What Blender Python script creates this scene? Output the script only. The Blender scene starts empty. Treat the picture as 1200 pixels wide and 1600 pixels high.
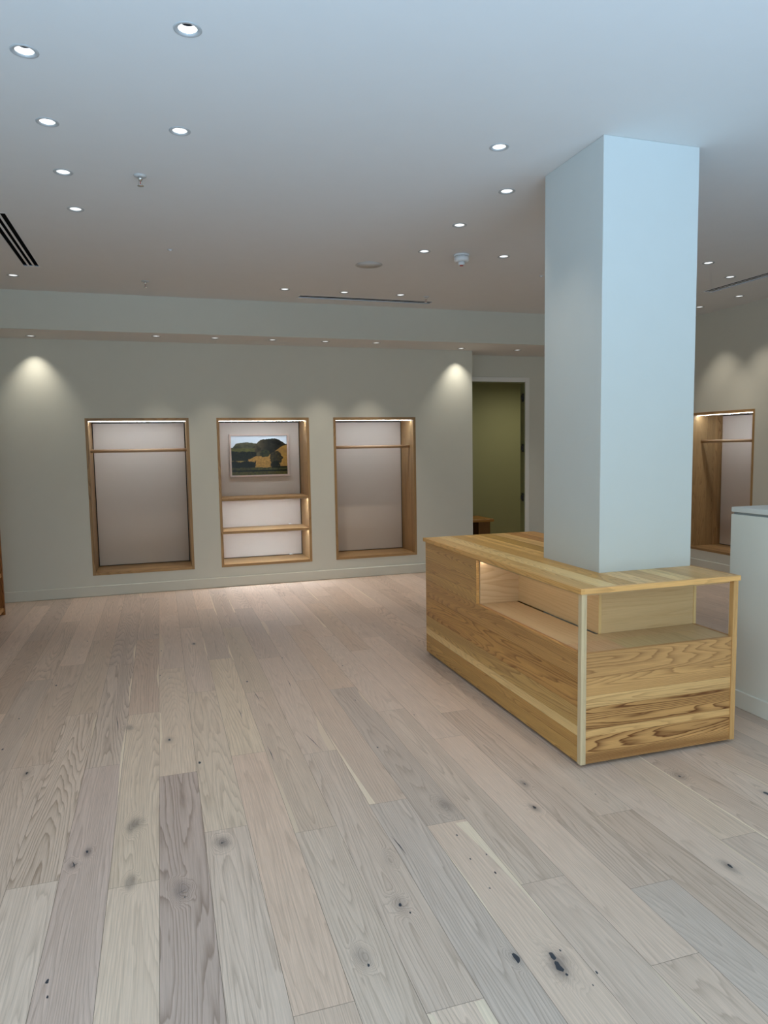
import bpy, bmesh, math, random
from mathutils import Vector, Matrix
from mathutils import noise as mnoise

# ------------------------------------------------------------------ camera, world, exposure
SC = bpy.context.scene
COL = SC.collection
SC.view_settings.view_transform = 'Standard'
SC.view_settings.look = 'None'
SC.view_settings.gamma = 1.0
SC.view_settings.use_curve_mapping = False
SC.view_settings.exposure = 0.0
SC.cycles.use_denoising = True
SC.cycles.max_bounces = 8
SC.cycles.diffuse_bounces = 5
SC.cycles.glossy_bounces = 3
SC.cycles.sample_clamp_indirect = 4.0
SC.cycles.caustics_reflective = False
SC.cycles.caustics_refractive = False

CAMH = 1.6
cd = bpy.data.cameras.new('camera')
cam = bpy.data.objects.new('camera', cd)
COL.objects.link(cam)
cd.sensor_fit = 'VERTICAL'
cd.sensor_height = 36.0
cd.sensor_width = 27.0
cd.lens = 1104.146 / 1600.0 * 36.0
cd.clip_start = 0.02
yw, pt, rl = math.radians(17.5296), math.radians(5.2121), math.radians(-0.9544)
F = Vector((math.sin(yw) * math.cos(pt), math.cos(yw) * math.cos(pt), -math.sin(pt)))
R0 = Vector((math.cos(yw), -math.sin(yw), 0))
U0 = R0.cross(F)
RR = math.cos(rl) * R0 + math.sin(rl) * U0
UU = -math.sin(rl) * R0 + math.cos(rl) * U0
M = Matrix.Identity(4)
for i in range(3):
    M[i][0] = RR[i]; M[i][1] = UU[i]; M[i][2] = -F[i]; M[i][3] = (0, 0, CAMH)[i]
cam.matrix_world = M
SC.camera = cam

# daylight from the street: open sky above, dull house fronts at eye level, bright pavement below
SKY_TOP = (1.65, 2.1, 2.4)
SKY_MID = (1.45, 1.75, 1.80)
SKY_LOW = (3.0, 4.8, 6.9)
SPOT_COL = (1.0, 0.91, 0.78)
LED_COL = (0.82, 0.98, 1.16)
SPOT_W = 10.0

world = bpy.data.worlds.new('daylight')
SC.world = world
world.use_nodes = True
nt = world.node_tree
nt.nodes.clear()
wo = nt.nodes.new('ShaderNodeOutputWorld')
bg = nt.nodes.new('ShaderNodeBackground')
tc = nt.nodes.new('ShaderNodeTexCoord')
sp = nt.nodes.new('ShaderNodeSeparateXYZ')
def _mr(a, b):
    m_ = nt.nodes.new('ShaderNodeMapRange'); m_.inputs['From Min'].default_value = a; m_.inputs['From Max'].default_value = b
    nt.links.new(sp.outputs['Z'], m_.inputs['Value']); return m_
def _mix(fac, a, b):
    x = nt.nodes.new('ShaderNodeMix'); x.data_type = 'RGBA'; nt.links.new(fac, x.inputs[0])
    for k, v in ((6, a), (7, b)):
        if isinstance(v, tuple): x.inputs[k].default_value = v + (1,)
        else: nt.links.new(v, x.inputs[k])
    return x
mx0 = _mix(_mr(-0.40, -0.12).outputs[0], SKY_LOW, SKY_MID)
mx = _mix(_mr(0.12, 0.40).outputs[0], mx0.outputs[2], SKY_TOP)
nt.links.new(tc.outputs['Generated'], sp.inputs[0])
nt.links.new(mx.outputs[2], bg.inputs['Color'])
nt.links.new(bg.outputs[0], wo.inputs[0])

# ------------------------------------------------------------------ dimensions (metres)
ZC = 3.18; ZS = 2.81; YB = 8.385; YBH = 7.75; YR = 8.783
XL = -1.98; XR = 6.509; YF = -0.7; XCOR = 3.861
NT, NB = 1.972, 0.233
WX0, WX1, WZ0, WZ1 = -1.9, 4.6, 0.1, 2.85

# front window portal
def area(name, loc, rot, sx, sy, power=0, portal=False):
    l = bpy.data.lights.new(name, 'AREA'); l.shape = 'RECTANGLE'; l.size = sx; l.size_y = sy; l.energy = power
    l.cycles.is_portal = portal
    o = bpy.data.objects.new(name, l); COL.objects.link(o); o.location = loc; o.rotation_euler = rot
    return o
area('window_portal', ((WX0 + WX1) / 2, YF - 0.12, (WZ0 + WZ1) / 2), (math.radians(90), 0, 0), WX1 - WX0, WZ1 - WZ0, 1.0, True)

ADDED_LWIN = (-0.45, 1.6, 0.1, 2.85)     # unseen window added to the left wall for side light
area('added_window_portal', (XL - 0.14, (ADDED_LWIN[0] + ADDED_LWIN[1]) / 2, 1.475), (0, math.radians(-90), 0), 2.75, ADDED_LWIN[1] - ADDED_LWIN[0], 1.0, True)

# ------------------------------------------------------------------ helpers
def lin(r, g, b):
    f = lambda c: (c / 255 / 12.92) if c / 255 <= 0.04045 else ((c / 255 + 0.055) / 1.055) ** 2.4
    return (f(r), f(g), f(b))

def new_mat(name, color=(0.8, 0.8, 0.8), rough=0.6, spec=0.5, metal=0.0, emit=None, es=0.0):
    m = bpy.data.materials.new(name); m.use_nodes = True
    b = m.node_tree.nodes['Principled BSDF']
    b.inputs['Base Color'].default_value = tuple(color) + (1,)
    b.inputs['Roughness'].default_value = rough
    b.inputs['Specular IOR Level'].default_value = spec
    b.inputs['Metallic'].default_value = metal
    if emit:
        b.inputs['Emission Color'].default_value = tuple(emit) + (1,)
        b.inputs['Emission Strength'].default_value = es
    return m

def paint(name, color, rough=0.7, bump=0.02, scale=900.0, spec=0.3):
    m = new_mat(name, color, rough, spec)
    n = m.node_tree; b = n.nodes['Principled BSDF']
    t = n.nodes.new('ShaderNodeTexCoord'); no = n.nodes.new('ShaderNodeTexNoise')
    no.inputs['Scale'].default_value = scale / 10; no.inputs['Detail'].default_value = 3
    bp = n.nodes.new('ShaderNodeBump'); bp.inputs['Strength'].default_value = bump; bp.inputs['Distance'].default_value = 0.002
    n.links.new(t.outputs['Object'], no.inputs['Vector']); n.links.new(no.outputs['Fac'], bp.inputs['Height'])
    n.links.new(bp.outputs[0], b.inputs['Normal'])
    # a trace of roller mottling in the paint itself
    n2 = n.nodes.new('ShaderNodeTexNoise'); n2.inputs['Scale'].default_value = 7; n2.inputs['Detail'].default_value = 2
    mm = n.nodes.new('ShaderNodeMapRange'); mm.inputs['To Min'].default_value = 0.985; mm.inputs['To Max'].default_value = 1.015
    hs = n.nodes.new('ShaderNodeVectorMath'); hs.operation = 'SCALE'; hs.inputs[0].default_value = color
    n.links.new(t.outputs['Object'], n2.inputs['Vector']); n.links.new(n2.outputs['Fac'], mm.inputs['Value'])
    n.links.new(mm.outputs[0], hs.inputs['Scale']); n.links.new(hs.outputs[0], b.inputs['Base Color'])
    return m

def wood(name, dark, rough=0.45, rings=11.0, sx=0.55, sy=5.0, fibre=0.10, knots=None, sap=None, bumps=0.08, spec=0.4, pores=0.25, tint=(1, 1, 1), bro=0.9):
    """boards: UV in metres (u along the grain), colour attribute 'tone' = board colour, alpha = grain contrast"""
    m = bpy.data.materials.new(name); m.use_nodes = True
    n = m.node_tree; L = n.links; b = n.nodes['Principled BSDF']
    N = n.nodes.new
    uv = N('ShaderNodeUVMap'); uv.uv_map = 'UVMap'
    at = N('ShaderNodeVertexColor'); at.layer_name = 'tone'
    def mapped(sc):
        v = N('ShaderNodeVectorMath'); v.operation = 'MULTIPLY'; v.inputs[1].default_value = sc
        L.new(uv.outputs[0], v.inputs[0]); return v.outputs[0]
    def noise(vec, detail=2.0, rg=0.5, scale=1.0, dist=0.0):
        t = N('ShaderNodeTexNoise'); t.inputs['Scale'].default_value = scale; t.inputs['Detail'].default_value = detail
        t.inputs['Roughness'].default_value = rg; t.inputs['Distortion'].default_value = dist
        L.new(vec, t.inputs['Vector']); return t.outputs['Fac']
    def math_(op, a, bb=None, cc=None):
        x = N('ShaderNodeMath'); x.operation = op
        for i, s in enumerate((a, bb, cc)):
            if s is None: continue
            if isinstance(s, (int, float)): x.inputs[i].default_value = s
            else: L.new(s, x.inputs[i])
        return x.outputs[0]
    big = noise(mapped((sx, sy, 1)), 1.5, 0.45)
    wob = noise(mapped((3.0, 30, 1)), 2)
    val = math_('ADD', big, math_('MULTIPLY', wob, 0.03))
    halo = None
    if knots:
        tco = N('ShaderNodeTexCoord')
        kv = N('ShaderNodeVectorMath'); kv.operation = 'MULTIPLY'; kv.inputs[1].default_value = (20, 9, 1); L.new(tco.outputs['Object'], kv.inputs[0])
        kw = math_('MULTIPLY', math_('SUBTRACT', noise(kv.outputs[0], 2), 0.5), 0.7)
        for (kx, ky, r, dk) in knots:
            s = N('ShaderNodeVectorMath'); s.operation = 'SUBTRACT'; s.inputs[1].default_value = (kx, ky, 0)
            L.new(tco.outputs['Object'], s.inputs[0])
            s2 = N('ShaderNodeVectorMath'); s2.operation = 'MULTIPLY'; s2.inputs[1].default_value = (1 / r, 0.5 / r, 0)
            L.new(s.outputs[0], s2.inputs[0])
            ln = N('ShaderNodeVectorMath'); ln.operation = 'LENGTH'; L.new(s2.outputs[0], ln.inputs[0])
            k = N('ShaderNodeMapRange'); k.interpolation_type = 'SMOOTHERSTEP'
            k.inputs['From Min'].default_value = 0; k.inputs['From Max'].default_value = 1
            k.inputs['To Min'].default_value = 1; k.inputs['To Max'].default_value = 0
            L.new(math_('ADD', ln.outputs['Value'], kw), k.inputs['Value'])
            val = math_('ADD', val, math_('MULTIPLY', k.outputs[0], 0.13))
            h = math_('MULTIPLY', math_('POWER', k.outputs[0], 2.2), dk)
            halo = h if halo is None else math_('MAXIMUM', halo, h)
    ph = math_('FRACT', math_('MULTIPLY', val, rings))
    ring = math_('POWER', ph, 3.0)
    fall = math_('SMOOTH_MIN', ring, math_('MULTIPLY', math_('SUBTRACT', 1.0, ph), 9.0), 0.2)
    fib = noise(mapped((5, 260, 1)), 3, 0.6)
    por = N('ShaderNodeMapRange'); por.inputs['From Min'].default_value = 0.60; por.inputs['From Max'].default_value = 0.72
    L.new(noise(mapped((14, 700, 1)), 1, 0.5), por.inputs['Value'])
    broad = noise(mapped((0.5, 12, 1)), 1.5)
    amt = math_('MULTIPLY', math_('ADD', math_('MULTIPLY', fall, 1.05), math_('MULTIPLY', math_('MULTIPLY', por.outputs[0], pores), math_('ADD', fall, 0.3))), at.outputs['Alpha'])
    amt = math_('ADD', amt, math_('MULTIPLY', math_('SUBTRACT', broad, 0.45), math_('MULTIPLY', at.outputs['Alpha'], bro)))
    amt = math_('MINIMUM', math_('MAXIMUM', amt, 0.0), 1.0)
    dm = N('ShaderNodeMix'); dm.data_type = 'RGBA'; dm.blend_type = 'MULTIPLY'
    dm.inputs[7].default_value = tuple(dark) + (1,)
    ti = N('ShaderNodeVectorMath'); ti.operation = 'MULTIPLY'; ti.inputs[1].default_value = tint; L.new(at.outputs['Color'], ti.inputs[0])
    L.new(amt, dm.inputs[0]); L.new(ti.outputs[0], dm.inputs[6])
    fm = N('ShaderNodeMapRange'); fm.inputs['From Min'].default_value = 0.3; fm.inputs['From Max'].default_value = 0.7
    fm.inputs['To Min'].default_value = 1 - fibre; fm.inputs['To Max'].default_value = 1 + fibre
    L.new(fib, fm.inputs['Value'])
    sc = N('ShaderNodeVectorMath'); sc.operation = 'SCALE'
    L.new(dm.outputs[2], sc.inputs[0]); L.new(fm.outputs[0], sc.inputs['Scale'])
    out = sc.outputs[0]
    if halo is not None:
        hm = N('ShaderNodeMix'); hm.data_type = 'RGBA'; hm.blend_type = 'MULTIPLY'; hm.inputs[7].default_value = (0.42, 0.43, 0.46, 1)
        L.new(math_('MINIMUM', halo, 1.0), hm.inputs[0]); L.new(out, hm.inputs[6]); out = hm.outputs[2]
    if sap:
        lu = N('ShaderNodeUVMap'); lu.uv_map = 'Local'
        s = N('ShaderNodeSeparateXYZ'); L.new(lu.outputs[0], s.inputs[0])
        c = N('ShaderNodeCombineXYZ'); L.new(math_('MULTIPLY', s.outputs[0], 0.9), c.inputs[0]); c.inputs[1].default_value = 3.3
        sn = N('ShaderNodeTexNoise'); sn.inputs['Scale'].default_value = 1; sn.inputs['Detail'].default_value = 1.5; L.new(c.outputs[0], sn.inputs['Vector'])
        thr = math_('MULTIPLY', math_('SUBTRACT', sn.outputs['Fac'], 0.635), 1.6)
        mk = N('ShaderNodeMapRange'); mk.interpolation_type = 'SMOOTHSTEP'; mk.inputs['From Min'].default_value = -0.012; mk.inputs['From Max'].default_value = 0.012
        L.new(math_('SUBTRACT', thr, s.outputs[1]), mk.inputs['Value'])
        sm = N('ShaderNodeMix'); sm.data_type = 'RGBA'; sm.inputs[7].default_value = tuple(sap) + (1,)
        L.new(math_('MULTIPLY', mk.outputs[0], 0.75), sm.inputs[0]); L.new(out, sm.inputs[6]); out = sm.outputs[2]
    L.new(out, b.inputs['Base Color'])
    b.inputs['Specular IOR Level'].default_value = spec
    rm = N('ShaderNodeMapRange'); rm.inputs['To Min'].default_value = rough - 0.06; rm.inputs['To Max'].default_value = rough + 0.08
    L.new(fib, rm.inputs['Value']); L.new(rm.outputs[0], b.inputs['Roughness'])
    bp = N('ShaderNodeBump'); bp.inputs['Strength'].default_value = bumps; bp.inputs['Distance'].default_value = 0.001; bp.invert = True
    L.new(math_('ADD', fall, por.outputs[0]), bp.inputs['Height']); L.new(bp.outputs[0], b.inputs['Normal'])
    return m

FACES = [((0, 4, 7, 3), 0), ((1, 2, 6, 5), 0), ((0, 1, 5, 4), 1), ((3, 7, 6, 2), 1), ((0, 3, 2, 1), 2), ((4, 5, 6, 7), 2)]
rnd = random.Random(11)

class MB:
    """collects faces with uv and tone, links them as one mesh"""
    def __init__(self):
        self.bm = bmesh.new()
        self.uv = self.bm.loops.layers.uv.new('UVMap')
        self.lo = self.bm.loops.layers.uv.new('Local')
        self.to = self.bm.loops.layers.float_color.new('tone')
    def quad(self, pts, tone=(1, 1, 1), con=0.0, uvs=None, loc=None, smooth=False):
        vs = [self.bm.verts.new(p) for p in pts]
        f = self.bm.faces.new(vs); f.smooth = smooth
        for i, l in enumerate(f.loops):
            l[self.to] = (*tone, con)
            if uvs: l[self.uv].uv = uvs[i]
            if loc: l[self.lo].uv = loc[i]
        return f
    def box(self, lo, hi, grain=0, tone=(1, 1, 1), con=0.0, seed=None, chamfer=0.0):
        if seed is None: seed = rnd.random() * 100
        x0, y0, z0 = lo; x1, y1, z1 = hi
        v = [(x0, y0, z0), (x1, y0, z0), (x1, y1, z0), (x0, y1, z0), (x0, y0, z1), (x1, y0, z1), (x1, y1, z1), (x0, y1, z1)]
        vs = [self.bm.verts.new(p) for p in v]
        fs = []
        for idx, ax in FACES:
            f = self.bm.faces.new([vs[i] for i in idx]); fs.append(f)
            for l, i in zip(f.loops, idx):
                co = v[i]
                if ax == grain:
                    o = [a for a in range(3) if a != ax]; u_, v_ = co[o[0]] * 0.2, co[o[1]]
                else:
                    u_ = co[grain]; v_ = co[3 - grain - ax]
                l[self.uv].uv = (u_ + seed * 3.7, v_ + seed * 1.9 + ax * 5.3)
                l[self.to] = (*tone, con)
        if chamfer:
            es = list({e for f in fs for e in f.edges})
            bmesh.ops.bevel(self.bm, geom=es, offset=chamfer, segments=1, affect='EDGES', clamp_overlap=True)
    def lathe(self, prof, c=(0, 0, 0), seg=32, axis=2, smooth=True, tone=(1, 1, 1)):
        """profile of (radius, height); revolved about the axis through c"""
        def P(r, h, a):
            p = [0, 0, 0]; o = [i for i in range(3) if i != axis]
            p[o[0]] = c[o[0]] + r * math.cos(a); p[o[1]] = c[o[1]] + r * math.sin(a); p[axis] = c[axis] + h
            return p
        rings = []
        for r, h in prof:
            if r < 1e-6: rings.append([self.bm.verts.new(P(0, h, 0))])
            else: rings.append([self.bm.verts.new(P(r, h, 2 * math.pi * k / seg)) for k in range(seg)])
        for A, B in zip(rings, rings[1:]):
            for k in range(seg):
                k2 = (k + 1) % seg
                q = [A[k % len(A)], A[k2 % len(A)], B[k2 % len(B)], B[k % len(B)]]
                u = []
                for w in q:
                    if w not in u: u.append(w)
                if len(u) > 2:
                    try:
                        f = self.bm.faces.new(u); f.smooth = smooth
                        for l in f.loops: l[self.to] = (*tone, 0)
                    except ValueError: pass
    def build(self, name, mat, parent=None, recalc=True):
        if recalc: bmesh.ops.recalc_face_normals(self.bm, faces=self.bm.faces)
        me = bpy.data.meshes.new(name); self.bm.to_mesh(me); self.bm.free()
        me.materials.append(mat)
        o = bpy.data.objects.new(name, me); COL.objects.link(o)
        if parent: 
            o.parent = parent
            o.matrix_parent_inverse = Matrix.Identity(4)
        return o

def tag(o, label=None, cat=None, group=None, kind=None):
    if label: o['label'] = label
    if cat: o['category'] = cat
    if group: o['group'] = group
    if kind: o['kind'] = kind
    return o
def empty(name, loc, label, cat, group=None, rz=0.0):
    o = bpy.data.objects.new(name, None); COL.objects.link(o); o.location = loc; o.rotation_euler = (0, 0, rz)
    o.empty_display_size = 0.1
    return tag(o, label, cat, group)
def copy_tree(o, parent=None):
    c = o.copy(); COL.objects.link(c); c.parent = parent
    for ch in list(o.children): copy_tree(ch, c)
    return c
def struct(o, label, cat): return tag(o, label, cat, kind='structure')

def sheet(mb, plane, at, a0, a1, b0, b1, holes, thick):
    """flat slab with rectangular holes; plane axis 0/1/2 at coordinate `at`, `thick` signed away from the room"""
    A = sorted({a0, a1, *[h[0] for h in holes], *[h[1] for h in holes]}); A = [x for x in A if a0 <= x <= a1]
    B = sorted({b0, b1, *[h[2] for h in holes], *[h[3] for h in holes]}); B = [x for x in B if b0 <= x <= b1]
    solid = {}
    for i in range(len(A) - 1):
        for j in range(len(B) - 1):
            ca, cb = (A[i] + A[i + 1]) / 2, (B[j] + B[j + 1]) / 2
            solid[i, j] = not any(h[0] < ca < h[1] and h[2] < cb < h[3] for h in holes)
    def P(a, b, d):
        p = [0, 0, 0]; o = [k for k in range(3) if k != plane]; p[o[0]] = a; p[o[1]] = b; p[plane] = at + d; return tuple(p)
    cache = {}
    def V(p):
        k = tuple(round(c, 5) for c in p)
        if k not in cache: cache[k] = mb.bm.verts.new(p)
        return cache[k]
    def face(ps):
        mb.bm.faces.new([V(p) for p in ps])
    for (i, j), s in solid.items():
        if not s: continue
        a, a2, b, b2 = A[i], A[i + 1], B[j], B[j + 1]
        for d in (0, thick): face([P(a, b, d), P(a2, b, d), P(a2, b2, d), P(a, b2, d)])
        for (di, dj, e) in ((-1, 0, ((a, b), (a, b2))), (1, 0, ((a2, b), (a2, b2))), (0, -1, ((a, b), (a2, b))), (0, 1, ((a, b2), (a2, b2)))):
            if not solid.get((i + di, j + dj), False):
                (p, q), (r, s_) = e
                face([P(p, q, 0), P(r, s_, 0), P(r, s_, thick), P(p, q, thick)])

# ------------------------------------------------------------------ materials
WALLC = (0.635, 0.62, 0.545)
m_wall = paint('wall_paint', WALLC, 0.65)
m_column = paint('column_paint', (0.60, 0.62, 0.60), 0.6)
m_ceil = paint('ceiling_paint', (0.72, 0.705, 0.68), 0.8)
m_olive = paint('olive_paint', (0.20, 0.205, 0.10), 0.7)
m_desk = paint('desk_paint', (0.86, 0.85, 0.77), 0.5)
m_deskt = new_mat('desk_top_paint', (0.80, 0.80, 0.76), 0.35)
m_shadowgap = new_mat('shadow_gap', (0.03, 0.028, 0.026), 0.8)
m_black = new_mat('black_void', (0.006, 0.006, 0.006), 0.9, 0.1)
m_blackmetal = new_mat('black_metal', (0.012, 0.012, 0.012), 0.45, 0.5)
m_white = new_mat('white_plastic', (0.78, 0.79, 0.80), 0.35)
m_trimw = new_mat('white_fitting', (0.45, 0.455, 0.45), 0.4)
m_chrome = new_mat('chrome', (0.75, 0.75, 0.74), 0.2, 0.5, 1.0)
m_alu = new_mat('grey_slat', (0.50, 0.49, 0.46), 0.5)
m_grille = new_mat('speaker_grille', (0.58, 0.57, 0.55), 0.7)
m_red = new_mat('red_lens', (0.45, 0.12, 0.10), 0.3)
m_panel = paint('niche_back_panel', (0.60, 0.505, 0.425), 0.55, 0.01)
m_led = new_mat('led_strip', (1, 1, 1), 0.5, emit=LED_COL, es=62.0)
m_led2 = new_mat('led_strip_shelf', (1, 1, 1), 0.5, emit=LED_COL, es=110.0)
m_cone_glow = new_mat('reflector_glow', (0.9, 0.92, 0.92), 0.4, emit=(1.0, 0.99, 0.96), es=0.8)  # emission stands in for lamp light falling on the cone
m_lens = new_mat('lamp_aperture', (0.03, 0.03, 0.035), 0.3)
m_puck = new_mat('bay_led_strip', (1, 1, 1), 0.5, emit=(1.0, 0.94, 0.84), es=12.0)
m_ash = wood('ash_boards', (0.24, 0.14, 0.07), 0.42, rings=58, sx=0.30, sy=5.0, fibre=0.13, tint=(0.97, 0.81, 0.63), bro=1.6)
m_ash_lit = wood('ash_boards_lit', (0.32, 0.20, 0.11), 0.38, rings=58, sx=0.30, sy=5.0, fibre=0.13, tint=(1.08, 0.95, 0.74), bro=1.8)  # same ash with extra light put into its colour, for top, sides and posts
m_pale = wood('pale_ash_boards', (0.62, 0.48, 0.33), 0.42, rings=26, sx=0.25, sy=3.6, fibre=0.07, tint=(0.77, 0.69, 0.56))
KNOTS = [(x, y, r * 0.8, d) for x, y, r, d in [(0.999, 1.863, 0.05, 0.5), (1.107, 1.80, 0.095, 1.0), (1.586, 2.875, 0.05, 0.7), (1.518, 2.665, 0.055, 0.8), (-0.345, 2.95, 0.055, 0.8), (-0.388, 2.868, 0.05, 0.7),
         (-0.17, 3.104, 0.085, 0.9), (0.177, 2.836, 0.075, 0.9), (0.01, 2.561, 0.08, 0.6), (-0.17, 2.68, 0.06, 0.7), (0.545, 2.02, 0.07, 0.5), (0.738, 2.226, 0.075, 0.4),
         (1.993, 2.037, 0.06, 0.8), (2.322, 2.696, 0.07, 0.5), (-0.702, 3.81, 0.06, 0.6), (-0.012, 3.992, 0.06, 0.5), (-0.23, 4.253, 0.06, 0.7), (1.15, 2.82, 0.09, 0.55),
         (2.574, 2.427, 0.05, 0.6), (0.209, 5.972, 0.06, 0.7), (0.78, 2.5, 0.07, 0.2)]]
m_floor = wood('oak_planks', (0.50, 0.46, 0.42), 0.40, rings=50, sx=0.26, sy=4.4, fibre=0.13, knots=KNOTS, sap=lin(222, 200, 176), bumps=0.10, spec=0.35, pores=0.35)
m_filler = new_mat('knot_filler', (0.035, 0.045, 0.06), 0.35)

# ------------------------------------------------------------------ floor of oak planks
PH = {-6: 6.56, -5: 5.39, -4: 3.89, -3: 2.78, -2: 3.76, -1: 2.66, 0: 3.54, 1: 2.94, 2: 1.86, 3: 2.81, 4: 1.75, 5: 2.93, 6: 2.68, 7: 2.19, 8: 1.70, 9: 2.04, 10: 2.51, 11: 3.1, 12: 2.19}
BS = (212, 188, 170)
base = lin(*BS)
def tn(r, g, b): return lin(*[BS[i] * min(1.12, (q / (193, 182, 168)[i])) ** 0.6 for i, q in enumerate((r, g, b))])
SPECIAL = {  # (row, number of the plank counted from the phase joint): colour, contrast
    (0, -1): (tn(170, 160, 154), 0.85), (-1, -1): (tn(212, 202, 184), 0.35), (-1, 0): (tn(205, 196, 176), 0.55), (-2, -1): (tn(184, 173, 166), 0.5), (-3, 0): (tn(196, 186, 172), 0.95),
    (-3, -1): (tn(205, 198, 186), 0.45), (1, -1): (tn(200, 192, 180), 0.6), (2, 0): (tn(205, 188, 170), 0.35), (1, 0): (tn(203, 195, 176), 0.5), (0, 0): (tn(206, 196, 176), 0.35),
    (-2, 0): (tn(186, 178, 166), 0.9), (6, 0): (tn(172, 167, 158), 0.55), (6, -1): (tn(204, 192, 176), 0.3), (4, -1): (tn(214, 208, 192), 0.6), (3, -1): (tn(196, 189, 176), 0.55),
    (4, 0): (tn(192, 184, 172), 0.6), (5, -1): (tn(184, 181, 174), 0.6), (5, 0): (tn(188, 176, 161), 0.4), (7, 0): (tn(190, 182, 169), 0.6), (2, 1): (tn(208, 200, 176), 0.5),
    (-1, 1): (tn(186, 170, 152), 0.5), (8, 2): (tn(190, 176, 158), 0.4), (3, 0): (tn(190, 180, 164), 0.5), (3, 1): (tn(188, 180, 160), 0.5), (-3, 1): (tn(184, 172, 154), 0.4),
    (-6, -1): (tn(176, 162, 146), 0.4), (6, 1): (tn(192, 178, 160), 0.4), (12, 0): (tn(206, 196, 178), 0.5), (10, 0): (tn(192, 182, 168), 0.4), (9, -1): (tn(180, 176, 168), 0.4),
}
fr = random.Random(5)
mb = MB()
W = 0.18; G = 0.0006
x_first = -0.067 - 11 * W
for row in range(-11, 38):
    x0 = -0.067 + row * W; x1 = x0 + W
    if x1 <= XL + 0.001 or x0 >= XR: continue
    x0c, x1c = max(x0, XL), min(x1, XR)
    ph = PH.get(row, fr.random() * 1.8)
    yend = 10.7 if x1 > 3.9 else YB + 0.02
    k = -4
    while ph + k * 1.8 < yend:
        y0, y1 = max(ph + k * 1.8, YF - 0.1), min(ph + (k + 1) * 1.8, yend)
        if y1 > y0:
            j = fr.uniform(-1, 1)
            t = [c * (1 + 0.10 * j) for c in base]
            w = fr.uniform(-0.015, 0.015); t[0] *= 1 + w; t[2] *= 1 - w
            con = fr.choice((0.3, 0.4, 0.5, 0.65))
            if (row, k) in SPECIAL: t, con = SPECIAL[(row, k)]
            so, s2 = fr.random() * 90, fr.random() * 90
            p = [(x0c + G, y0 + G, 0), (x1c - G, y0 + G, 0), (x1c - G, y1 - G, 0), (x0c + G, y1 - G, 0)]
            uvs = [(q[1] + so, q[0] + s2) for q in p]
            flip = fr.random() < 0.5
            loc = [(q[1] + so, (((q[0] - x0) / W) if flip else 1 - (q[0] - x0) / W)) for q in p]
            mb.quad(p, t, con, uvs, loc)
        k += 1
# pale sapwood slivers that end at a joint (photo positions), then dark resin-filled knots and cracks
def sliver(pts, tone=lin(232, 212, 188)):
    mb.quad([(x, y, 0.00025) for x, y in pts], tone, 0.05, [(y, x + 7) for x, y in pts], [(0, 1)] * len(pts))
sliver([(1.136, 2.662), (1.1915, 2.66), (1.1915, 1.93), (1.183, 2.15), (1.168, 2.38)][::-1])
sliver([(0.836, 2.935), (0.864, 2.935), (0.852, 3.25), (0.8365, 3.8)])
sliver([(-0.064, 3.84), (-0.05, 4.05), (-0.058, 4.42), (-0.0655, 4.45)])
sliver([(-0.07, 4.9), (-0.085, 5.2), (-0.07, 5.5)])
sliver([(-0.249, 3.25), (-0.262, 3.9), (-0.25, 4.4)])
sliver([(-0.249, 4.6), (-0.262, 5.0), (-0.25, 5.35)])
sliver([(-0.249, 5.55), (-0.264, 5.9), (-0.25, 6.2)])
sliver([(2.2735, 1.9), (2.2735, 3.2), (2.284, 3.0), (2.284, 2.1)])
sliver([(0.655, 1.2), (0.68, 1.2), (0.672, 1.74), (0.655, 1.748)])
sliver([(0.79, 1.2), (0.83, 1.2), (0.83, 1.745), (0.80, 1.745)])
sliver([(0.832, 2.66), (0.832, 2.9), (0.8325, 3.0)])
sliver([(1.0145, 1.95), (1.022, 2.2), (1.0145, 2.6)])
sliver([(0.475, 5.35), (0.462, 5.6), (0.475, 5.9)])
sliver([(0.295, 5.5), (0.285, 5.8), (0.295, 6.2)])
sliver([(1.37, 6.1), (1.352, 6.12), (1.365, 6.7)])
sliver([(0.474, 6.9), (0.46, 7.2), (0.474, 8.2)])
sliver([(0.654, 7.0), (0.64, 7.02), (0.65, 8.1)])
sliver([(1.55, 7.2), (1.535, 7.4), (1.55, 8.3)])
sliver([(2.09, 6.9), (2.075, 7.3), (2.09, 8.3)])
floor = mb.build('floor', m_floor, recalc=False)
struct(floor, 'pale limed oak plank floor running towards the back wall', 'floor')
mb = MB()
mb.box((XL - 0.1, YF - 0.2, -0.06), (XR + 0.1, 10.9, -0.0025))
o = mb.build('subfloor', new_mat('joint_shadow', lin(120, 108, 94), 0.8), floor)

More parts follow.
